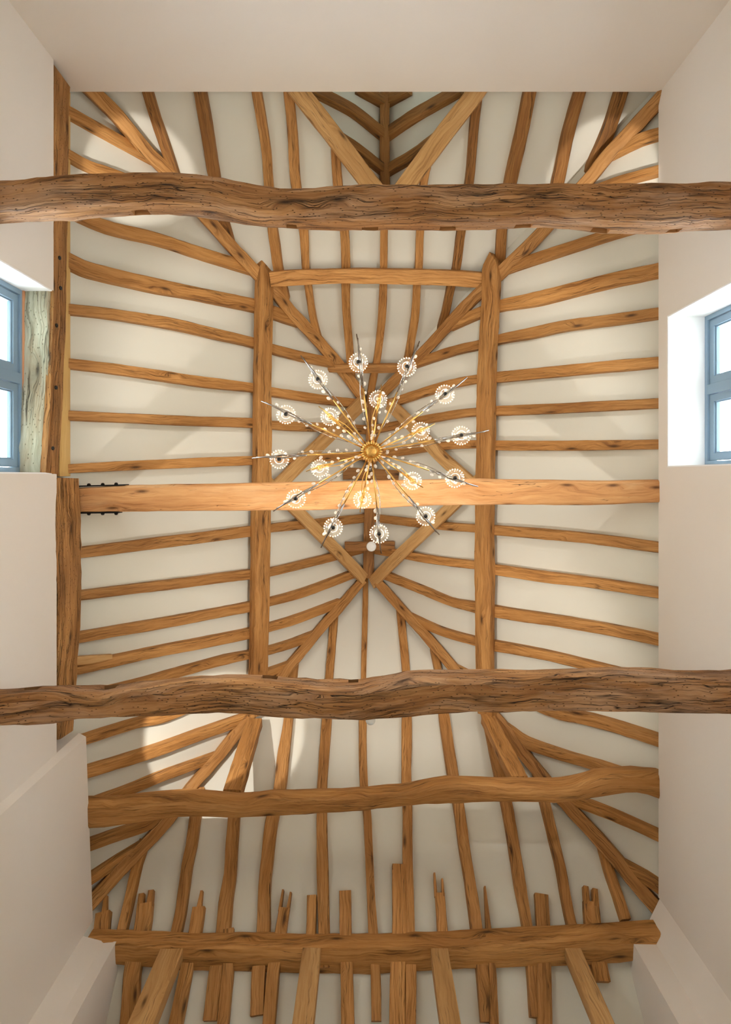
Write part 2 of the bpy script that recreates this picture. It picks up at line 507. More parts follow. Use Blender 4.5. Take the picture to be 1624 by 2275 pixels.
# ---- walls
ZF = -H
def wb(mb, x0, x1, y0, y1, z0, z1): mb.box(x0, x1, y0, y1, z0 + H, z1 + H)
DZ, DY1 = 1.15, 1.3                    # size of the glazed side doors added for daylight, out of view
RW = dict(y0=-1.479, y1=-0.083, z1=5.40, z0=3.55)        # right window opening
LW = dict(y0=-1.617, y1=-0.020, z1=5.09, z0=3.35)        # left window opening
w = MB()
ztL1, ztL2 = 5.10, 5.15
wb(w, -3.15, -2.75, -4.3, LW['y0'], ZF, ztL1)
wb(w, -3.15, -2.75, LW['y0'], LW['y1'], DZ, LW['z0'])
wb(w, -3.15, -2.75, LW['y1'], DY1, DZ, ztL2)
wb(w, -3.15, -2.75, DY1, 2.44, ZF, ztL2)
wb(w, -3.15, -2.96, LW['y0'], LW['y1'], 5.11, 5.56)
wb(w, -3.15, -2.96, -4.3, LW['y0'], ztL1, 5.56)
wb(w, -3.15, -2.96, LW['y1'], 2.44, ztL2, 5.56)
w.prism([(-3.15, 2.44), (-2.755, 2.44), (-2.69, 2.475), (-2.625, 4.22), (-3.15, 4.22)], 0, 5.56 + H)
w.prism([(-3.15, 4.22), (-2.625, 4.22), (-2.43, 4.27), (-2.32, 4.27), (-2.29, 4.9), (-2.29, 6.2), (-3.15, 6.2)], 0, 5.37 + H)
tag(w.build('wall_left', 'wall'), 'plastered side wall with window and oak wall plate', kind='structure')
w = MB()
wb(w, 2.75, 3.15, -4.3, RW['y0'], ZF, 5.56)
wb(w, 2.75, 3.15, RW['y0'], RW['y1'], DZ, RW['z0'])
wb(w, 2.75, 3.15, RW['y0'], RW['y1'], RW['z1'], 5.56)
wb(w, 2.75, 3.15, RW['y1'], DY1, DZ, 5.56)
wb(w, 2.75, 3.15, DY1, 4.0, ZF, 5.56)
w.prism([(3.15, 4.0), (3.15, 4.31), (2.60, 4.31), (2.75, 4.0)], 0, 5.54 + H)
w.prism([(3.15, 4.27), (3.15, 6.2), (2.40, 6.2), (2.40, 4.6), (2.415, 4.27)], 0, 5.44 + H)
tag(w.build('wall_right', 'wall'), 'plastered side wall with deep window recess', kind='structure')
w = MB()
YE = -3.63
wb(w, -3.15, 3.15, YE - 0.3, YE, ZF, 5.525)
tag(w.build('wall_end', 'wall'), 'plain plastered end wall below the hipped roof', kind='structure')
w = MB()
wb(w, -3.15, 3.15, 6.0, 6.2, ZF, zpl('bottom', 0, 6.0) + 0.05)
tag(w.build('wall_outshot', 'wall'), 'low outer wall beyond the open partition', kind='structure')
# gable of the cross roof with a small glazed light
w = MB()
za, zc_ = z0, MZ + liftM
gz0, gz1, gh = z0 + 0.15, z0 + 0.6, 0.22
for sg in (-1, 1):
    w.face([W(MX + sg * a0, YM, za), W(MX + sg * gh, YM, za), W(MX + sg * gh, YM, zc_ - MS * gh)])
w.face([W(MX - gh, YM, gz1), W(MX + gh, YM, gz1), W(MX + gh, YM, zc_ - MS * gh), W(MX, YM, zc_), W(MX - gh, YM, zc_ - MS * gh)])
w.face([W(MX - gh, YM, za), W(MX + gh, YM, za), W(MX + gh, YM, gz0), W(MX - gh, YM, gz0)])
tag(w.build('wall_gable', 'wall'), 'gable wall of the cross roof beyond the end wall', kind='structure')
w = MB(); wb(w, MX - gh, MX + gh, YM - 0.02, YM - 0.012, gz0, gz1)
tag(w.build('window_3', 'pane'), 'small gable window of the cross roof', kind='structure')

# ---- glazed side doors, added out of view to let daylight in
for nm, xa, ya, lab in (('added_door_1', 2.92, RW['y0'], 'blue grey glazed double door added for daylight, unseen under the deep window'), ('added_door_2', -3.0, LW['y0'], 'blue grey glazed double door added for daylight, unseen under the lintel window')):
    d = MB()
    for y in (ya, (ya + DY1) / 2 - 0.04, DY1 - 0.08): wb(d, xa, xa + 0.08, y, y + 0.08, ZF, DZ)
    for z in (ZF, DZ - 0.08):
        wb(d, xa, xa + 0.08, ya + 0.08, (ya + DY1) / 2 - 0.04, z, z + 0.08); wb(d, xa, xa + 0.08, (ya + DY1) / 2 + 0.04, DY1 - 0.08, z, z + 0.08)
    door = tag(d.build(nm, 'frame'), lab, kind='structure')
    for a, b in ((ya + 0.08, (ya + DY1) / 2 - 0.04), ((ya + DY1) / 2 + 0.04, DY1 - 0.08)):
        d = MB(); wb(d, xa + 0.035, xa + 0.045, a, b, ZF + 0.08, DZ - 0.08); d.build('pane', 'pane', door)

# ---- windows
def window(name, label, xin, sg, o, mull):
    y0, y1, zb, zt = o['y0'], o['y1'], o['z0'], o['z1']
    fr = 0.055; dp = 0.09
    def X(a, b): return (min(xin + sg * a, xin + sg * b), max(xin + sg * a, xin + sg * b))
    m_ = MB()
    x0, x1 = X(0, dp)
    wb(m_, x0, x1, y0, y0 + fr, zb, zt); wb(m_, x0, x1, y1 - fr, y1, zb, zt)
    wb(m_, x0, x1, y0 + fr, y1 - fr, zt - fr, zt); wb(m_, x0, x1, y0 + fr, y1 - fr, zb, zb + fr)
    wb(m_, x0, x1, mull - 0.045, mull + 0.045, zb + fr, zt - fr)
    win = tag(m_.build(name, 'frame'), label, kind='structure')
    for a, b in ((y0 + fr, mull - 0.045), (mull + 0.045, y1 - fr)):
        s = MB(); x0, x1 = X(0.018, 0.075); t = 0.062; g = 0.006
        a += g; b -= g; z1 = zt - fr - g; zz = zb + fr + g
        wb(s, x0, x1, a, a + t, zz, z1); wb(s, x0, x1, b - t, b, zz, z1)
        wb(s, x0, x1, a + t, b - t, z1 - t, z1); wb(s, x0, x1, a + t, b - t, zz, zz + t)
        # inner bead
        x2, x3 = X(0.035, 0.06); q = 0.014
        wb(s, x2, x3, a + t, a + t + q, zz + t, z1 - t); wb(s, x2, x3, b - t - q, b - t, zz + t, z1 - t)
        wb(s, x2, x3, a + t + q, b - t - q, z1 - t - q, z1 - t); wb(s, x2, x3, a + t + q, b - t - q, zz + t, zz + t + q)
        so = s.build('sash', 'frame', win)
        pn = MB(); x4, x5 = X(0.046, 0.05); wb(pn, x4, x5, a + t, b - t, zz + t, z1 - t); pn.build('pane', 'pane', so)
    return win
window('window_1', 'blue grey casement window deep in white reveal', 3.09, 1, RW, -0.79)
window('window_2', 'blue grey casement window under weathered oak lintel', -3.0, -1, LW, -0.84)
# white painted reveals
def reveal(name, label, xa, xb_, o, head=True):
    r = MB(); t = 0.012
    wb(r, xa, xb_, o['y0'] - 0.001, o['y0'] + t, o['z0'], o['z1'] - t)
    wb(r, xa, xb_, o['y1'] - t, o['y1'] + 0.001, o['z0'], o['z1'] - t)
    wb(r, xa, xb_, o['y0'] + t, o['y1'] - t, o['z0'], o['z0'] + t)
    if head: wb(r, xa, xb_, o['y0'], o['y1'], o['z1'] - t, o['z1'])
    tag(r.build(name, 'reveal'), label, kind='structure')
reveal('trim_1', 'white painted reveal around the deep window', 2.752, 3.09, RW)
reveal('trim_2', 'white painted window reveal beside weathered lintel', -3.0, -2.752, LW, False)
t_ = MB(); wb(t_, -3.0, -2.985, LW['y0'] + .012, LW['y1'] - .012, 5.06, 5.09)
tag(t_.build('trim_3', 'copper'), 'thin copper coloured strip between window and lintel', kind='structure')

# ================================================================ RAFTERS (pieces of the ceiling)
def R(pl, pts, w, mat='oak', **kw): return rafter(pl, pts, w, mat, ceiling, **kw)
LEFT = [
 ([(152,244),(227,287),(313,335),(345,352)], 22), ([(144,337),(202,368),(255,385),(400,440)], 20),
 ([(160,468),(242,503),(353,530),(455,563),(550,592)], 25),
 ([(144,571),(187,593),(252,611),(353,634),(429,649),(566,677),(606,692),(655,708)], [33,28]),
 ([(146,684),(222,692),(303,704),(404,722),(480,740),(566,760),(606,774),(672,791),(750,806)], [23,21]),
 ([(141,805),(252,818),(353,833),(455,848),(566,861),(603,870),(707,885),(800,897)], [23,20]),
 ([(139,922),(303,929),(566,940),(603,944),(727,950),(808,954)], [22,20]),
 ([(136,1043),(303,1035),(566,1023),(603,1021),(808,1013)], [21,18]),
 ([(172,1229),(303,1214),(560,1181),(603,1174),(672,1166),(808,1152)], [24,19]),
 ([(177,1325),(353,1303),(558,1277),(601,1272),(707,1247),(808,1220)], [21,18]),
 ([(174,1419),(353,1388),(558,1349),(601,1338),(682,1315),(785,1277)], [22,18]),
 ([(169,1488),(353,1449),(556,1409),(598,1396),(672,1373),(748,1345)], [23,19]),
 ([(175,1553),(300,1524),(384,1500),(455,1480),(505,1467),(556,1456),(596,1447),(646,1432),(690,1416)], [20,18]),
 ([(182,1648),(303,1610),(374,1594),(480,1548),(556,1513),(632,1486)], [20,18]),
 ([(184,1721),(328,1676),(429,1641),(550,1598)], [24,24]),
 ([(187,1795),(288,1759),(364,1727),(470,1688)], 19),
 ([(194,1882),(263,1858),(323,1838),(380,1812)], 22), ([(197,1961),(252,1925),(300,1896)], 22)]
for pts, wd in LEFT: R('left', pts, wd, ext0=0.14, ext1=0.1)
RIGHT = [
 ([(1463,294),(1420,307),(1372,331)], 22), ([(1463,375),(1410,390),(1365,403),(1275,438)], 20),
 ([(1463,488),(1349,520),(1258,550),(1188,573),(1125,594)], 22),
 ([(1463,598),(1359,621),(1258,646),(1183,664),(1109,677),(1069,690),(1010,716)], [31,24]),
 ([(1463,694),(1359,710),(1258,722),(1183,737),(1107,752),(1067,764),(1006,778),(920,806)], [24,20]),
 ([(1463,804),(1309,818),(1102,838),(1067,841),(986,856),(870,893)], [24,19]),
 ([(1463,895),(1309,904),(1099,913),(1059,915),(981,924),(832,953)], [22,18]),
 ([(1463,987),(1258,990),(1099,989),(1059,987),(971,992),(832,1010)], [22,18]),
 ([(1463,1217),(1309,1197),(1097,1179),(1059,1175),(971,1169),(832,1152)], [23,18]),
 ([(1463,1319),(1309,1295),(1097,1267),(1057,1257),(955,1244),(832,1222)], [24,18]),
 ([(1463,1423),(1309,1393),(1097,1359),(1057,1351),(996,1338),(930,1310),(853,1279)], [25,18]),
 ([(1463,1520),(1319,1484),(1208,1457),(1097,1436),(1057,1426),(971,1401),(900,1369)], [22,18]),
 ([(1463,1648),(1359,1615),(1284,1595),(1223,1584),(1097,1530),(1012,1490)], [26,18]),
 ([(1467,1752),(1344,1709),(1258,1684),(1168,1653),(1130,1628)], [22,24]),
 ([(1465,1863),(1359,1815),(1284,1785),(1245,1768)], 22), ([(1467,1979),(1430,1954),(1385,1930)], 26)]
for pts, wd in RIGHT: R('right', pts, wd, ext0=0.12, ext1=0.1)
TOP = [
 ([(323,198),(343,267),(364,327),(382,380)], 22), ([(442,201),(455,277),(472,383),(488,460),(506,528)], [27,20]),
 ([(568,203),(581,277),(591,342),(596,408),(606,515),(611,550),(617,600),(628,652)], [21,22]),
 ([(639,203),(649,302),(656,408),(674,515),(679,600),(684,636),(694,702),(706,750)], [21,15]),
 ([(745,330),(750,405),(765,515),(768,596),(768,634),(770,702),(778,800),(782,852)], [20,17]),
 ([(854,470),(854,515),(853,600),(852,634),(847,727),(837,808),(828,850),(822,884)], [17,16]),
 ([(950,372),(943,403),(934,515),(931,596),(927,634),(923,702),(910,783),(900,826)], [17,17]),
 ([(1064,205),(1054,287),(1044,403),(1026,515),(1014,601),(1003,636),(993,687),(981,735)], [20,18]),
 ([(1178,205),(1158,302),(1135,403),(1115,515),(1111,600)], [28,22]),
 ([(1291,205),(1263,302),(1241,403),(1220,490)], 25), ([(1382,208),(1354,292),(1322,365)], 28)]
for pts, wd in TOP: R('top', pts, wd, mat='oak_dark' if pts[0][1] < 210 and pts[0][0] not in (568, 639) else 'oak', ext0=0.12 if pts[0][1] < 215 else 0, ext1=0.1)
BOT = [
 ([(312,1888),(303,1915),(287,1985),(268,2067)], 20), ([(440,1770),(432,1820),(424,1878),(414,1923),(399,2030),(391,2067),(375,2150)], 23),
 ([(527,1735),(518,1822),(513,1888),(510,1939),(500,2004),(495,2067),(480,2150),(465,2267)], [26,31]),
 ([(652,1478),(639,1605),(629,1676),(621,1749),(603,1822),(593,1903),(586,1969),(583,2067),(573,2155),(570,2255)], [20,27,30]),
 ([(742,1372),(732,1500),(725,1605),(720,1676),(716,1747),(716,1818),(717,1929),(720,2067),(720,2150)], [17,22,25]),
 ([(812,1296),(808,1500),(806,1605),(808,1742),(816,1817),(824,1979),(829,2067),(834,2155),(836,2268)], [12,18,22]),
 ([(890,1360),(902,1492),(904,1605),(903,1730),(905,1797),(905,1900),(911,2067),(913,2150),(912,2275)], [17,22,25]),
 ([(966,1445),(978,1510),(988,1595),(1006,1716),(1019,1787),(1031,1878),(1044,1954),(1059,2060),(1070,2145),(1082,2270)], [17,24,26]),
 ([(1078,1575),(1090,1625),(1112,1721),(1127,1787),(1142,1878),(1157,1969),(1173,2055),(1182,2140),(1190,2260)], [20,25,22]),
 ([(1196,1718),(1213,1787),(1233,1868),(1248,1929),(1261,2004),(1271,2052),(1290,2140)], 21),
 ([(1345,1895),(1354,1929),(1375,1989),(1392,2042)], 21)]
for pts, wd in BOT: R('bottom', pts, wd, ext0=0.1, ext1=1.7 if pts[-1][1] == 2275 else 0)
# cross roof
for pts, wd in (([(842,283),(790,242),(725,208),(690,190)], 22), ([(842,362),(800,330),(752,298)], 21), ([(842,214),(800,190)], 22)):
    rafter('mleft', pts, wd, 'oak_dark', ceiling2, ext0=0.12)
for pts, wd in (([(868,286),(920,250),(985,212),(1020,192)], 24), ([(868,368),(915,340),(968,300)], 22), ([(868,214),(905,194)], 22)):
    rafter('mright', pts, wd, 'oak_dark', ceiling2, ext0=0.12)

# ================================================================ MAIN TIMBERS (things of their own)
# ---- hips
def minplane(px, py, planes, off):
    return min((onp(px, py, q, off) for q in planes), key=lambda v: v.z)
def hip(pts, wpx, planes, label, ext0=0.1):
    P = [minplane(x, y, planes, 0.035) for x, y in pts]
    P.insert(0, P[0] + (P[0] - P[1]).normalized() * ext0)
    n = (room_n(planes[0]) + room_n(planes[1])).normalized()
    wd = [px2m(wpx[0] + (wpx[1] - wpx[0]) * i / (len(P) - 1), P[i].z - H) for i in range(len(P))]
    tag(timber('hip_rafter', P, wd, 0.16, n, 'oak', rough=0.008), label, 'rafter', 'hip rafters')
hip([(207,201),(263,257),(303,307),(333,342),(369,378),(420,440),(475,500),(525,556),(571,605),(614,648),(646,690),(697,744),(747,803),(768,830),(806,880)], (34, 24), ('left', 'top'), 'hip rafter falling to the corner with the exposed wall plate end')
hip([(1460,226),(1405,287),(1349,347),(1304,403),(1203,515),(1117,601),(1069,648),(1006,712),(925,798),(870,853),(838,884)], (34, 22), ('right', 'top'), 'hip rafter falling to the plastered corner beyond the deep white window')
hip([(202,2006),(263,1939),(313,1888),(374,1822),(424,1750),(480,1686),(538,1615),(631,1497),(707,1404),(757,1348),(808,1288)], (30, 20), ('left', 'bottom'), 'hip rafter rising from the stepped plaster pier beside the warm light patch')
hip([(1460,2019),(1415,1969),(1370,1913),(1314,1848),(1258,1787),(1203,1724),(1147,1658),(1107,1604),(1006,1484),(950,1419),(900,1363),(838,1292)], (34, 20), ('right', 'bottom'), 'hip rafter rising from the end of the stub-topped beam near the plain wall')

# ---- valleys of the cross roof
for pts, pl, lab in (([(655,190),(680,222),(740,298),(800,378),(852,445)], 'mleft', 'pale new valley timber left of the small dark cross roof'),
                     ([(1066,190),(1044,222),(990,292),(930,372),(876,445)], 'mright', 'pale new valley timber right of the small dark cross roof')):
    P = [minplane(x, y, ('top',), 0.06) for x, y in pts]
    tag(timber('valley_rafter', P, [px2m(40, p.z - H) for p in P], 0.10, (room_n('top') * 1.0 + room_n(pl) * 0.6), 'oak_new', rough=0.003, corner=0.1), lab, 'rafter', 'valley rafters')
P = [pix(855, y, MZ - 0.02) for y in (180, 250, 330, 410, 455)]
tag(timber('cross_ridge', P, px2m(22, MZ), 0.14, (0, 0, -1), 'oak_dark'), 'dark ridge timber of the small cross roof between pale valleys', 'beam')

# ---- purlins
def purlin(edges, pl, label, sg):
    P, wd = [], []
    for x0, x1, y in edges:                       # two faces show: the wide soffit and the narrow down-slope side
        xc = x0 + 0.66 * (x1 - x0) if sg < 0 else x1 - 0.66 * (x1 - x0)
        p = onp(xc, y, pl, 0.105); P.append(p); wd.append(px2m(x1 - x0, p.z - H) * 0.68 / 0.67)
    tag(timber('purlin', P[::-1], wd[::-1], 0.105, room_n(pl), 'oak', rough=0.006, corner=0.07, tip=(0.05, 0.04)), label, 'beam', 'purlins')
purlin([(570,607,560),(568,606,640),(566,603,800),(563,602,1000),(560,601,1100),(557,600,1180),(556,597,1300),(555,595,1480),(551,592,1590)], 'left', 'long squared purlin on the slope above the weathered lintel window', -1)
purlin([(1074,1112,560),(1071,1110,640),(1064,1103,800),(1059,1100,1000),(1058,1099,1100),(1057,1097,1180),(1056,1098,1300),(1059,1098,1470),(1064,1103,1590)], 'right', 'long squared purlin on the slope above the deep white window', 1)
# ---- purlins across the top hip
def hpurlin(pts, wpx, off, label, dp=0.1):
    P = [onp(x, y, 'top', off) for x, y in pts]
    tag(timber('hip_purlin', P, [px2m(wpx, p.z - H) for p in P], dp, room_n('top') * 0.6 + Vector((0, 0, -1)) * 0.4, 'oak', rough=0.006), label, 'beam', 'hip purlins')
hpurlin([(600,622),(660,618),(707,616),(808,614),(905,616),(1006,620),(1076,625)], 32, 0.11, 'straight timber joining the two long purlins across the hip')
hpurlin([(728,820),(800,821),(880,820),(918,818)], 18, 0.08, 'short timber across the hip just below the ridge')

# ---- ridge, short collars
P = [pix(x, y, ZR - 0.10) for x, y in ((828,872),(824,1000),(821,1130),(818,1285))]
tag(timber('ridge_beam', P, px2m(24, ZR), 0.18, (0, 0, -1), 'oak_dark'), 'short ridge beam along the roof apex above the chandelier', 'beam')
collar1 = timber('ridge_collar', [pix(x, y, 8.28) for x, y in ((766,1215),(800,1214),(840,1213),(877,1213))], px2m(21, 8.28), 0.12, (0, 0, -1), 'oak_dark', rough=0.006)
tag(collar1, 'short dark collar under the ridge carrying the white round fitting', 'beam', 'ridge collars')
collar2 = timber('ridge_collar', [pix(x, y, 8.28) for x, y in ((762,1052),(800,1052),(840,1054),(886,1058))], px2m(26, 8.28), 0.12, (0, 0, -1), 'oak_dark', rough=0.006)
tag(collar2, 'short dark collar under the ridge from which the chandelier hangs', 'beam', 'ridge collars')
s = MB(); s.lathe(pix(825, 1214, 8.27), (0, 0, -1), [(0.001, 0), (0.07, 0), (0.07, 0.018), (0.052, 0.035), (0.05, 0.028), (0.034, 0.045), (0.001, 0.045)], 24)
tag(s.build('smoke_detector', 'white'), 'white round fitting under the short ridge collar', 'smoke detector')

# ---- wind braces
def brace(pts, pl, wpx, label):
    P = [onp(x, y, pl, 0.055) for x, y in pts]
    tag(timber('wind_brace', P, [px2m(wpx, p.z - H) for p in P], 0.055, room_n(pl), 'oak_new', rough=0.002, corner=0.08), label, 'brace', 'wind braces')
brace([(582,1118),(636,1064),(725,976),(812,890)], 'left', 31, 'diagonal brace from weathered window side purlin up towards the straight hip timber')
brace([(1080,1106),(1045,1074),(975,1012),(913,945),(862,896)], 'right', 29, 'diagonal brace from the deep white window side purlin up past the chandelier')
brace([(582,1056),(660,1133),(706,1179),(780,1253),(812,1287)], 'left', 27, 'diagonal brace from strapped tie beam to the fan of rafters, lintel window side')
brace([(1078,1050),(1002,1124),(939,1183),(865,1253),(824,1296)], 'right', 27, 'diagonal brace from tie beam to the fan of rafters, deep white window side')

# ---- tie beams traced by their two edges
def interp(poly, x):
    for (x0, y0), (x1, y1) in zip(poly, poly[1:]):
        if x0 <= x <= x1: return y0 + (y1 - y0) * (x - x0) / (x1 - x0)
    return poly[0][1] if x < poly[0][0] else poly[-1][1]
def edge_beam(name, up, lo, zb, zt, mat, xs=None, ext=(0, 0), rough=0.01, corner=0.25, step=26):
    x0 = up[0][0]; x1 = up[-1][0]
    P, wd = [], []
    x = x0 - ext[0]
    while x <= x1 + ext[1] + 0.1:
        u, l = interp(up, x), interp(lo, x)
        if (u + l) / 2 < CY: ya = (u - CY) / F * zb; yb = (l - CY) / F * zt
        else: ya = (u - CY) / F * zt; yb = (l - CY) / F * zb
        if u > CY - 200 and u < CY + 120: ya = (u - CY) / F * zb; yb = (l - CY) / F * zb
        zm = (zb + zt) / 2 if abs(u - CY) > 200 else zb
        P.append(W((x - CX) / F * zm, (ya + yb) / 2, zb)); wd.append(abs(yb - ya) * 1.03)
        x += step
    t = Timber(); t.add(*timber_data(P, wd, zt - zb, (0, 0, -1), rough=rough, corner=corner, smooth_path=False, wob=0.025))
    return t.build(name, mat)

def cut(o, boxes):
    """carve sockets out of a beam: boxes (x0,x1,y0,y1,z0,z1) from camera"""
    m_ = MB()
    for b in boxes: wb(m_, *b)
    co = m_.build('cutter', 'black')
    md = o.modifiers.new('cut', 'BOOLEAN'); md.operation = 'DIFFERENCE'; md.object = co; md.solver = 'EXACT'
    dg = bpy.context.evaluated_depsgraph_get(); dg.update()
    me = bpy.data.meshes.new_from_object(o.evaluated_get(dg))
    o.modifiers.clear(); old = o.data; nm = old.name; o.data = me; bpy.data.meshes.remove(old); me.name = nm
    while len(me.materials) > 1: me.materials.pop()
    bpy.data.objects.remove(co)

up1 = [(0,404),(60,402),(120,395),(200,386),(290,380),(370,376),(430,379),(490,387),(550,400),(620,411),(690,410),(760,406),(810,403),(900,405),(1000,404),(1200,404),(1400,405),(1500,404),(1590,400),(1624,402)]
lo1 = [(0,502),(150,500),(210,490),(300,481),(370,480),(430,484),(500,494),(560,503),(650,511),(750,516),(850,514),(1000,516),(1130,513),(1200,510),(1280,513),(1350,520),(1480,524),(1560,517),(1624,516)]
ZB1, ZT1 = 4.05, 4.27
t1 = edge_beam('tie_beam', up1, lo1, ZB1, ZT1, 'oak_aged', ext=(78, 78), rough=0.012, corner=0.2)
tag(t1, 'massive crooked old tie beam with a hump and empty sockets, nearest the cross roof', 'beam', 'heavy old tie beams')
def sock(px, wpx, edge, sg):
    """pocket in the camera-side face of a beam; sg: side of the face (+1 far from the cross roof)"""
    yy = (interp(edge, px) - CY) / F * ZT1; X = (px - CX) / F * (ZT1 - 0.06); hw = wpx / F * ZT1 / 2
    return (X - hw, X + hw, min(yy - sg * 0.13, yy + sg * 0.06), max(yy - sg * 0.13, yy + sg * 0.06), ZT1 - 0.105, ZT1 - 0.035)
cut(t1, [sock(x, w_, lo1, 1) for x, w_ in ((315, 36), (648, 24), (822, 36), (995, 36), (1162, 38), (1332, 38), (1495, 28))])
up2 = [(0,1525),(100,1520),(240,1522),(300,1512),(380,1500),(450,1494),(520,1494),(600,1500),(700,1508),(800,1508),(860,1500),(920,1490),(1000,1487),(1150,1485),(1300,1482),(1400,1480),(1500,1483),(1624,1482)]
lo2 = [(0,1612),(110,1612),(180,1602),(300,1595),(420,1588),(500,1587),(560,1593),(640,1603),(760,1605),(820,1604),(920,1600),(980,1592),(1040,1588),(1200,1587),(1400,1587),(1500,1589),(1624,1588)]
t2 = edge_beam('tie_beam', up2, lo2, ZB1, ZT1, 'oak_aged', ext=(78, 78), rough=0.012, corner=0.2)
tag(t2, 'massive crooked old tie beam with a gentle double bend, nearest the stub-topped beam', 'beam', 'heavy old tie beams')
cut(t2, [sock(x, w_, up2, -1) for x, w_ in ((70, 40), (245, 32), (600, 34), (785, 22))])
up3 = [(160,1084),(250,1080),(600,1074),(800,1068),(1000,1066),(1200,1066),(1350,1068),(1470,1066)]
lo3 = [(160,1138),(400,1135),(700,1133),(900,1125),(1100,1121),(1300,1121),(1470,1117)]
ZB3 = 5.54
t3 = edge_beam('tie_beam', up3, lo3, ZB3, ZB3 + 0.22, 'oak_tie', ext=(20, 20), rough=0.006, corner=0.12)
tag(t3, 'straight orange oak tie beam with black iron straps, behind the chandelier', 'beam')
# iron straps
def ppx(px, z): return (px - CX) / F * z
for xa, xb2, side in ((150, 277, -1), (150, 262, 1)):
    y0 = ((interp(up3 if side < 0 else lo3, 172)) - CY) / F * ZB3
    y1 = ((interp(up3 if side < 0 else lo3, 270)) - CY) / F * ZB3
    s = MB()
    a, b = ppx(xa, ZB3), ppx(xb2, ZB3)
    for k in range(1):
        g = 0.004 * side
        s.prism([(a, y0 + g), (b, y1 + g), (b, y1 + g + 0.012 * side), (a, y0 + g + 0.012 * side)][::side], ZB3 + 0.0 + H, ZB3 + 0.10 + H)
    st = s.build('iron_strap', 'iron', t3); st['label'] = 'black iron strap bolted to the beam end'
    for px in (193, 224, 254):
        bt = MB(); X = ppx(px, ZB3); yy = y0 + (y1 - y0) * (X - a) / (b - a) + 0.014 * side
        bt.lathe(W(X, yy, ZB3 + 0.04), (0, side, 0), [(0.001, 0), (0.019, 0), (0.017, 0.012), (0.010, 0.02), (0.001, 0.021)], 8)
        bt.build('bolt', 'iron', st)

up4 = [(180,1763),(260,1762),(340,1754),(420,1748),(500,1754),(540,1757),(600,1750),(700,1748),(800,1745),(900,1737),(960,1724),(1000,1720),(1060,1721),(1130,1724),(1240,1724),(1290,1715),(1340,1702),(1400,1697),(1475,1703)]
lo4 = [(180,1846),(240,1842),(300,1834),(390,1820),(440,1817),(520,1822),(600,1817),(700,1812),(800,1808),(880,1797),(960,1790),(1040,1787),(1240,1785),(1290,1778),(1340,1770),(1390,1763),(1420,1764),(1475,1782)]
ZB4, ZT4 = 5.54, 5.72
t4 = edge_beam('tie_beam', up4, lo4, ZB4, ZT4, 'oak', rough=0.009, ext=(20, 20))
tag(t4, 'curved golden oak tie beam carrying two short posts', 'beam')
up5 = [(196,2063),(300,2066),(400,2068),(600,2070),(800,2071),(900,2068),(1000,2066),(1100,2060),(1250,2055),(1370,2047),(1470,2040)]
lo5 = [(x, y + 12) for x, y in ((196,2128),(265,2133),(400,2142),(500,2147),(600,2150),(700,2153),(800,2153),(900,2149),(1000,2143),(1150,2138),(1300,2135),(1370,2130),(1400,2125),(1470,2122))]
ZB5, ZT5 = 5.335, 5.52
t5 = edge_beam('end_beam', up5, lo5, ZB5, ZT5, 'oak', rough=0.008, corner=0.14)
tag(t5, 'straight end beam with broken timber stubs above and pale studs below', 'beam')

# ---- posts on the curved tie beam
for pts, wpx, lab in ((((566,1596,6.93),(541,1672,6.3),(516,1754,5.74)), 36, 'short post on the curved tie beam beside the warm light patch'),
                      (((1084,1586,6.93),(1118,1655,6.3),(1154,1724,5.74)), 34, 'short post on the curved tie beam near the plain wall')):
    P = [pix(*q) for q in pts]
    tag(timber('queen_post', P, px2m(wpx, 6.3), 0.12, (0, -1, -0.15), 'oak', rough=0.008), lab, 'post', 'short posts')

# ---- wall plates on the weathered window side
P, wd = [], []
for x0, x1, y in ((117,156,168),(117,152,300),(118,150,420),(119,146,560),(119,145,700),(115,140,800),(113,137,900),(106,130,1000),(103,128,1052)):
    za, zb_ = F * 2.752 / (CX - x0), F * 2.752 / (CX - x1); zc = (za + zb_) / 2
    P.append(W(-2.752, (y - CY) / F * zc, zc)); wd.append(zb_ - za + 0.02)
wp1 = timber('wall_plate', P, wd, 0.05, (1, 0, 0), 'oak_plate', rough=0.007)
tag(wp1, 'worn wall plate with peg holes running above the weathered lintel', 'beam', 'wall plates')
for px, py in ((133,640),(124,723),(123,861),(116,996),(131,573)):
    Z = F * 2.75 / (CX - px)
    b_ = MB(); b_.lathe(W(-2.744, (py - CY) / F * Z, Z), (1, 0, 0), [(0.001, -0.02), (0.016, -0.02), (0.018, 0.006), (0.011, 0.007), (0.008, 0.001), (0.001, 0.001)], 10)
    b_.build('peg', 'black', wp1)
P, wd = [], []
for x0, x1, y in ((127,176,1062),(128,174,1130),(128,175,1200),(129,177,1300),(131,176,1400),(133,170,1480),(134,168,1560),(136,164,1632)):
    za, zb_ = F * 2.73 / (CX - x0), F * 2.73 / (CX - x1); zc = (za + zb_) / 2
    P.append(W(-2.73, (y - CY) / F * zc, zc)); wd.append(zb_ - za)
wp2 = timber('wall_plate', P, wd, 0.2, (1, 0, -0.1), 'oak_plate', rough=0.012)
tag(wp2, 'rough wall plate below the beam end with black iron straps', 'beam', 'wall plates')
P = [W(-2.825, y, 5.44) for y in (-3.625, -2.5, -1.2, 0.0)]
tag(timber('trim_4', P, 0.19, 0.05, (1, 0, 0), 'fillet', rough=0.001, corner=0.05), 'pale yellow timber fillet behind the wall plate', kind='structure')
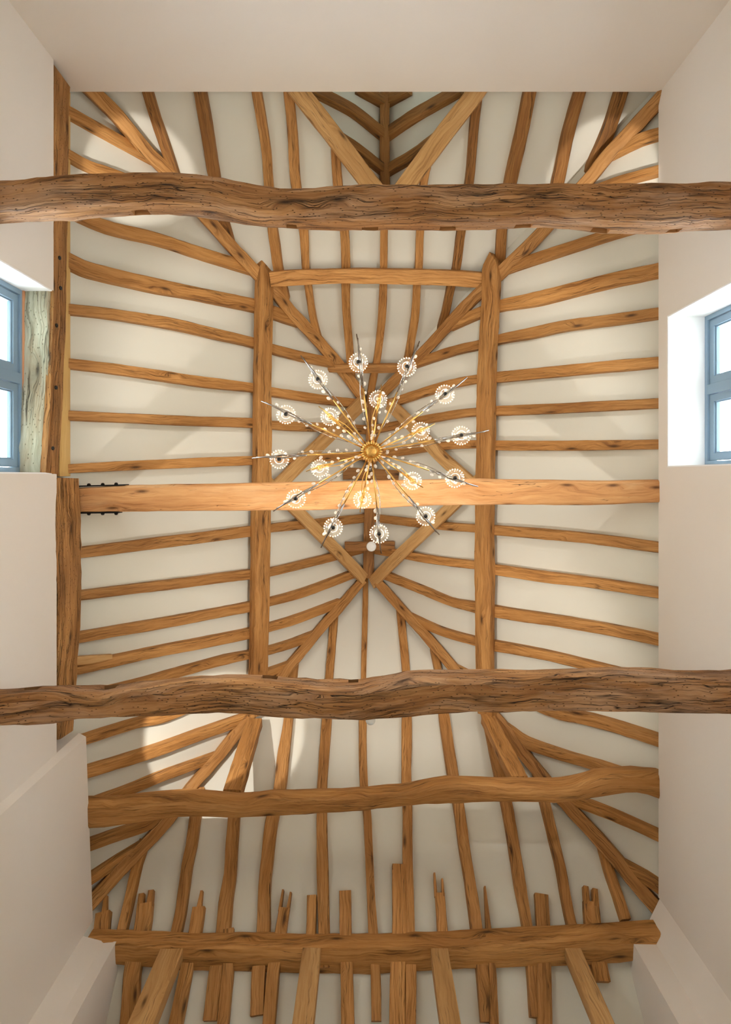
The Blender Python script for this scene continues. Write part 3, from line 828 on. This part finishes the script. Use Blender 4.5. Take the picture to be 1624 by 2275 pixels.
# weathered lintel
P = [W(-2.885, y, z) for y, z in ((LW['y0'] + 0.005, 5.075), (-1.2, 5.07), (-0.8, 5.06), (-0.4, 5.045), (LW['y1'] - 0.005, 5.03))]
tag(timber('window_lintel', P, 0.225, 0.14, (0, 0, -1), 'oak_grey', rough=0.012), 'weathered grey-green oak lintel over the casement window', 'lintel')

# ---- splinter of old rafter
tag(rafter('left', [(168,1470),(205,1466),(250,1459)], [18, 9], 'oak_new', None, 'timber_offcut', 0.04, 0.05), 'thin pale offcut lying along a rafter beside the rough wall plate', 'offcut')

# ---- sistered old rafter feet with broken tops
def stub(pts, wpx, kind, label, mat='oak'):
    P = [onp(x, y, 'bottom', 0.02) for x, y in pts][::-1]
    if pts[-1][1] == 2285: P.insert(0, P[0] + (P[0] - P[1]).normalized() * 1.6)      # runs on down over the outshot
    n = room_n('bottom')
    wd = px2m(wpx, P[-1].z - H); rnd = random.Random(pts[0][0])
    t = Timber()
    top = P[-1]; dr = (P[-1] - P[-2]).normalized(); sd_ = dr.cross(n)
    notch = {'fork': 0.16, 'notch': 0.14, 'point': 0.0, 'flat': 0.0, 'sliver': 0.0}[kind]
    if notch:
        P2 = P[:-1] + [top - dr * notch]
        t.add(*timber_data(P2, wd, 0.09, n, rough=0.005))
        f_ = 0.30 if kind == 'fork' else 0.40
        for sg in (-1, 1):
            q = sd_ * sg * wd * (0.5 - f_ / 2)
            ln = rnd.uniform(0.55, 1.1)
            t.add(*timber_data([top - dr * (notch + 0.03) + q, top - dr * notch * (1 - ln) + q * 1.05], [wd * f_, wd * f_ * (0.55 if kind == 'fork' else 0.9)], 0.075, n, rough=0.004, step=0.04))
    elif kind == 'point':
        P2 = P[:-1] + [top - dr * 0.13]
        t.add(*timber_data(P2, wd, 0.09, n, rough=0.005))
        q = sd_ * wd * 0.12
        t.add(*timber_data([top - dr * 0.15 + q, top + q], [wd * 0.42, wd * 0.2], 0.06, n, rough=0.004, step=0.04))
    elif kind == 'sliver':
        t.add(*timber_data(P, [wd * 1.2, wd, wd * 0.9, wd * 0.2], 0.07, n, rough=0.004))
    else:
        t.add(*timber_data(P, wd, 0.09, n, rough=0.005))
    tag(t.build('broken_stub', mat), label, 'timber stub', 'old rafter feet on the end beam')
stub([(230,1990),(222,2080)], 30, 'point', 'broken stub tucked in the corner by the stepped plaster pier')
stub([(326,1968),(314,2066),(294,2145),(282,2285)], 33, 'notch', 'notched wide stub second from the stepped plaster pier')
stub([(445,1978),(432,2066),(414,2145),(387,2285)], 27, 'point', 'stub with a thin spike between the second and third rafter feet')
stub([(508,2062),(505,2150),(492,2285)], 22, 'flat', 'old rafter foot seen only below the end beam beside the angled cut end')
stub([(638,1972),(622,2070),(606,2155),(596,2285)], 24, 'fork', 'narrow forked stub leaning between the first and second pale studs')
stub([(692,1988),(690,2070),(688,2150)], 21, 'flat', 'plain narrow stub above the second pale stud')
stub([(767,1978),(768,2070),(770,2155),(772,2285)], 26, 'flat', 'square-ended stub near the knot in the end beam')
stub([(886,1919),(887,2068),(884,2150),(882,2285)], 29, 'flat', 'tallest square stub, standing above all others on the end beam')
stub([(974,1940),(983,2065),(990,2140)], 21, 'fork', 'slim stub with a ragged two-pronged top above the third pale stud')
stub([(1078,1968),(1086,2060),(1094,2145),(1099,2285)], 16, 'sliver', 'needle-thin sharp sliver of timber on the end beam')
stub([(1203,1985),(1207,2055),(1209,2140),(1211,2285)], 28, 'flat', 'plain square stub just before the fourth pale stud')
stub([(1312,1965),(1318,2050),(1330,2130),(1340,2180)], 31, 'notch', 'notched stub above the fourth pale stud near the plain wall')

# ---- pale studs under the end beam
for px, wpx, lab in ((380, 50, 'pale stud leaning in view nearest the stepped plaster pier'), (692, 41, 'second pale stud from the stepped plaster pier'),
                     (977, 39, 'second pale stud from the plain wall side'), (1275, 36, 'pale stud nearest the plain wall side')):
    zt = ZB5 + 0.0
    X = (px - CX) / F * (zt - 0.02)
    P = [W(X, 4.305, zt + 0.02), W(X, 4.305, 3.0), W(X, 4.305, 1.0), W(X, 4.305, ZF)]
    tag(timber('stud', P, px2m(wpx, zt), 0.11, (0, -1, 0), 'oak_new', rough=0.002, corner=0.06, step=0.2), lab, 'stud', 'pale studs')

# ================================================================ CHANDELIER
hubp = pix(825, 1003, 4.30)
ch = empty('chandelier', hubp)
tag(ch, 'starburst chandelier of gold and nickel stems with glass flower lamps and crystals', 'chandelier')
b = MB()
b.lathe(hubp, (0, 0, -1), [(0.001, 0.035), (0.03, 0.034), (0.046, 0.028), (0.052, 0.012), (0.060, 0.0), (0.062, -0.03), (0.05, -0.055), (0.012, -0.065)], 36)
for k in range(24):
    a = 2 * math.pi * k / 24; ca, sa = math.cos(a), math.sin(a)
    b.tube([hubp + Vector((ca * 0.050, sa * 0.050, -0.030)), hubp + Vector((ca * 0.066, sa * 0.066, -0.018)), hubp + Vector((ca * 0.078, sa * 0.078, 0.012))], [0.0062, 0.008, 0.0075], 8)
for k in range(60):
    a = k * 2.39996; r = 0.044 * math.sqrt(k / 60)
    b.ball(hubp + Vector((math.cos(a) * r, math.sin(a) * r, -0.033 + 0.004 * (r / 0.044) ** 2)), 0.0036, seg=6, rings=4)
b.build('hub', 'gold', ch)
b = MB(); b.tube([hubp + Vector((0, 0, 0.08)), pix(822, 1040, 8.27)], 0.009, 8); b.build('rod', 'nickel', ch)
b = MB(); b.lathe(pix(822, 1040, 8.28), (0, 0, -1), [(0.001, 0.06), (0.02, 0.06), (0.05, 0.03), (0.06, 0.0), (0.001, 0.0)], 20); b.build('canopy', 'nickel', ch)
rnd = random.Random(5)

def flower_mesh():
    """glass bowl, opening along +z; shared by all lamps"""
    b_ = MB()
    b_.lathe((0, 0, 0), (0, 0, 1), [(0.012, 0.0), (0.030, 0.004), (0.048, 0.014), (0.060, 0.030), (0.066, 0.048)], 48, 0.035, 12, 1)
    return b_
def mesh_of(mb, name, mat):
    me = bpy.data.meshes.new(name); me.from_pydata(mb.v, [], mb.f); me.polygons.foreach_set('use_smooth', mb.sm); me.materials.append(M[mat]); me.update(); return me
FL = mesh_of(flower_mesh(), 'glass_flower', 'crystal')
b_ = MB()
for k in range(22):
    a = 2 * math.pi * k / 22; b_.ball((0.066 * math.cos(a), 0.066 * math.sin(a), 0.049), 0.0062, seg=6, rings=4)
b_.lathe((0, 0, 0), (0, 0, 1), [(0.030, 0.006), (0.033, 0.012), (0.036, 0.008), (0.033, 0.003), (0.030, 0.006)], 24)
RIM = mesh_of(b_, 'crystal_rim', 'bead')
b_ = MB(); b_.lathe((0, 0, 0), (0, 0, 1), [(0.001, -0.028), (0.010, -0.026), (0.014, -0.010), (0.016, 0.006), (0.010, 0.016), (0.001, 0.016)], 14)
HOLD_UNLIT = mesh_of(b_, 'lamp_holder', 'black'); HOLD_G = mesh_of(b_, 'lamp_holder', 'gold')  # outer holders coloured black as unlit from below, inner ones gold
b_ = MB(); b_.lathe((0, 0, 0), (0, 0, 1), [(0.001, 0.016), (0.0075, 0.017), (0.0085, 0.035), (0.006, 0.046), (0.001, 0.048)], 10)
BULB = mesh_of(b_, 'bulb', 'bulb')
def put(me, name, mat4, parent):
    o = bpy.data.objects.new(name, me); COL.objects.link(o); o.parent = parent
    o.matrix_parent_inverse = parent.matrix_world.inverted() if False else parent.matrix_basis.inverted()
    o.matrix_basis = mat4
    return o

OUTER = [((792,742),(796,804)),((668,790),(706,842)),((580,891),(635,920)),((560,1018),(620,1020)),((607,1136),(657,1108)),((713,1217),(740,1172)),
         ((847,1230),(842,1186)),((976,1188),(946,1147)),((1062,1081),(1011,1062)),((1086,956),(1025,967)),((1038,838),(989,875)),((932,758),(904,814))]
INNER = [((847,855),(840,886)),((708,903),(732,925)),((680,1047),(710,1040)),((800,1138),(805,1110)),((940,1083),(917,1068)),((966,941),(935,957))]
def arm(tip, fl, outer, k):
    zf = 4.24 if outer else 4.50
    zt = zf - (0.02 if outer else -0.02)
    fp = pix(fl[0], fl[1], zf); tp = pix(tip[0], tip[1], zt)
    out = (fp - hubp); outh = Vector((out.x, out.y, 0)).normalized(); side = Vector((-outh.y, outh.x, 0))
    start = hubp + outh * 0.07 + Vector((0, 0, 0.0 if outer else 0.06))
    # main stem to the tip
    a_ = MB()
    mid = start.lerp(tp, 0.5) + Vector((0, 0, -0.02 if outer else 0.01))
    pts = [start, start.lerp(mid, 0.5) + Vector((0, 0, -0.005)), mid]
    a_.tube(pts, [0.0055, 0.0055, 0.005], 8)
    ar = a_.build('arm', 'gold', ch)
    # outer half: a pair of blades up to the tip
    s_ = MB()
    q1 = mid + side * 0.004
    s_.tube([mid, mid.lerp(tp, 0.45) + side * 0.010, tp], [0.0045, 0.0070 if outer else 0.005, 0.0040], 6)
    s_.tube([mid - side * 0.003, mid.lerp(tp, 0.5) - side * 0.008 + Vector((0, 0, 0.01)), tp + side * 0.006 - outh * 0.03], [0.004, 0.0055, 0.003], 6)
    o = s_.build('spike', 'nickel' if outer else 'gold', ar)
    # twig with crystals beside the stem
    t_ = MB(); bs = MB(); n_ = 11 if outer else 8
    sg = 1 if k % 2 else -1
    a0_, b0_ = start.lerp(tp, 0.14), start.lerp(tp, 0.66)
    tw = []
    for i in range(6):
        u = i / 5
        tw.append(a0_.lerp(b0_, u) + side * sg * (0.022 * math.sin(u * math.pi) + 0.006) + Vector((0, 0, 0.012 * math.sin(u * 5))))
    t_.tube(tw, 0.0032, 6)
    for i in range(n_):
        u = 0.06 + 0.80 * i / (n_ - 1)
        base = start.lerp(tp, u)
        d = side * rnd.choice((-1, 1)) * rnd.uniform(0.010, 0.026) + Vector((0, 0, rnd.uniform(-0.012, 0.012)))
        e = base + d
        t_.tube([base, e], 0.0014, 4, False)
        bs.ball(e, rnd.uniform(0.0085, 0.0125), outh + d * 20, 1.35, 6, 4)
    t_.build('twig', 'nickel' if outer else 'gold', ar)
    bo = bs.build('crystals', 'bead', ar); bo['kind'] = 'stuff'
    # lamp: stem, holder, glass flower, rim, bulb
    l_ = MB(); l_.tube([mid.lerp(tp, 0.15), mid.lerp(fp, 0.8) + Vector((0, 0, -0.02)), fp + Vector((0, 0, -0.02))], 0.004, 6); l_.build('lamp_stem', 'nickel' if outer else 'gold', ar)
    ax = (Vector((0, 0, 1)) + outh * (0.10 if outer else 0.05)).normalized()
    mat4 = ax.to_track_quat('Z', 'Y').to_matrix().to_4x4(); mat4.translation = fp
    put(HOLD_UNLIT if outer else HOLD_G, 'lamp_holder', mat4, ar)
    put(FL, 'glass_flower', mat4, ar)
    rim = put(RIM, 'crystal_rim', mat4, ar); rim['kind'] = 'stuff'
    put(BULB, 'bulb', mat4, ar)
    li = bpy.data.lights.new('bulb_light', 'POINT'); li.energy = 1.7; li.color = (1.0, 0.83, 0.60); li.shadow_soft_size = 0.012
    lo = bpy.data.objects.new('bulb_light', li); COL.objects.link(lo); lo.location = fp + ax * 0.075
for k, (tp, fl) in enumerate(OUTER): arm(tp, fl, True, k)
for k, (tp, fl) in enumerate(INNER): arm(tp, fl, False, k)

# ================================================================ UPLIGHTERS on the two old tie beams
def uplight(x, yb, aim, power, label, cone=110, blend=0.6, zb=None, stem=0.05):
    base = W(x, yb, (ZT1 if zb is None else zb) + 0.01)
    e_ = empty('uplighter', base); tag(e_, label, 'spotlight', 'uplighters on the old tie beams')
    b_ = MB(); b_.lathe(base, (0, 0, 1), [(0.001, -0.01), (0.035, -0.01), (0.035, 0.012), (0.01, 0.014), (0.01, stem), (0.001, stem)], 14); b_.build('base', 'white', e_)
    c_ = base + Vector((0, 0, stem + 0.01))
    d = (Vector(aim) + Vector((0, 0, H)) - c_).normalized()
    b_ = MB(); b_.lathe(c_, d, [(0.001, -0.035), (0.028, -0.03), (0.034, 0.0), (0.034, 0.035), (0.030, 0.035), (0.030, 0.022), (0.001, 0.022)], 16); b_.build('lamp_head', 'white', e_)
    l = bpy.data.lights.new('uplight', 'SPOT'); l.energy = power; l.color = (1.0, 0.94, 0.86); l.spot_size = math.radians(cone); l.spot_blend = blend; l.shadow_soft_size = 0.03
    o = bpy.data.objects.new('uplight', l); COL.objects.link(o); o.location = c_ + d * 0.04
    o.rotation_euler = d.to_track_quat('-Z', 'Y').to_euler()
PW = 76
uplight(-2.2, -1.93, (-2.40, -3.12, 6.05), PW * 1.1, 'uplighter on the humped old tie beam at the wall plate end', 30, 0.3)
uplight(2.2, -1.93, (2.44, -3.05, 5.98), PW * 1.1, 'uplighter on the humped old tie beam at the deep white window end', 30, 0.3)
uplight(-1.1, -1.99, (-1.0, -0.4, 8.0), PW * 0.75, 'uplighter on the humped old tie beam before the lintel side purlin', 105)
uplight(1.1, -1.93, (1.0, -0.4, 8.0), PW * 0.75, 'uplighter on the humped old tie beam before the white window side purlin', 105)
uplight(-2.0, 1.63, (-1.72, 2.95, 6.55), PW * 2.6, 'uplighter on the double-bent old tie beam above the stepped plaster pier', 33, 0.12)
uplight(0.01, 1.705, (0, 0.0, 8.0), PW * 1.3, 'uplighter bracketed to the side of the double-bent old tie beam', 140, 0.6, 4.09, 0.22)
uplight(1.5, 1.55, (1.6, 2.4, 7.0), PW * 0.4, 'uplighter on the double-bent old tie beam near the plain wall', 90)
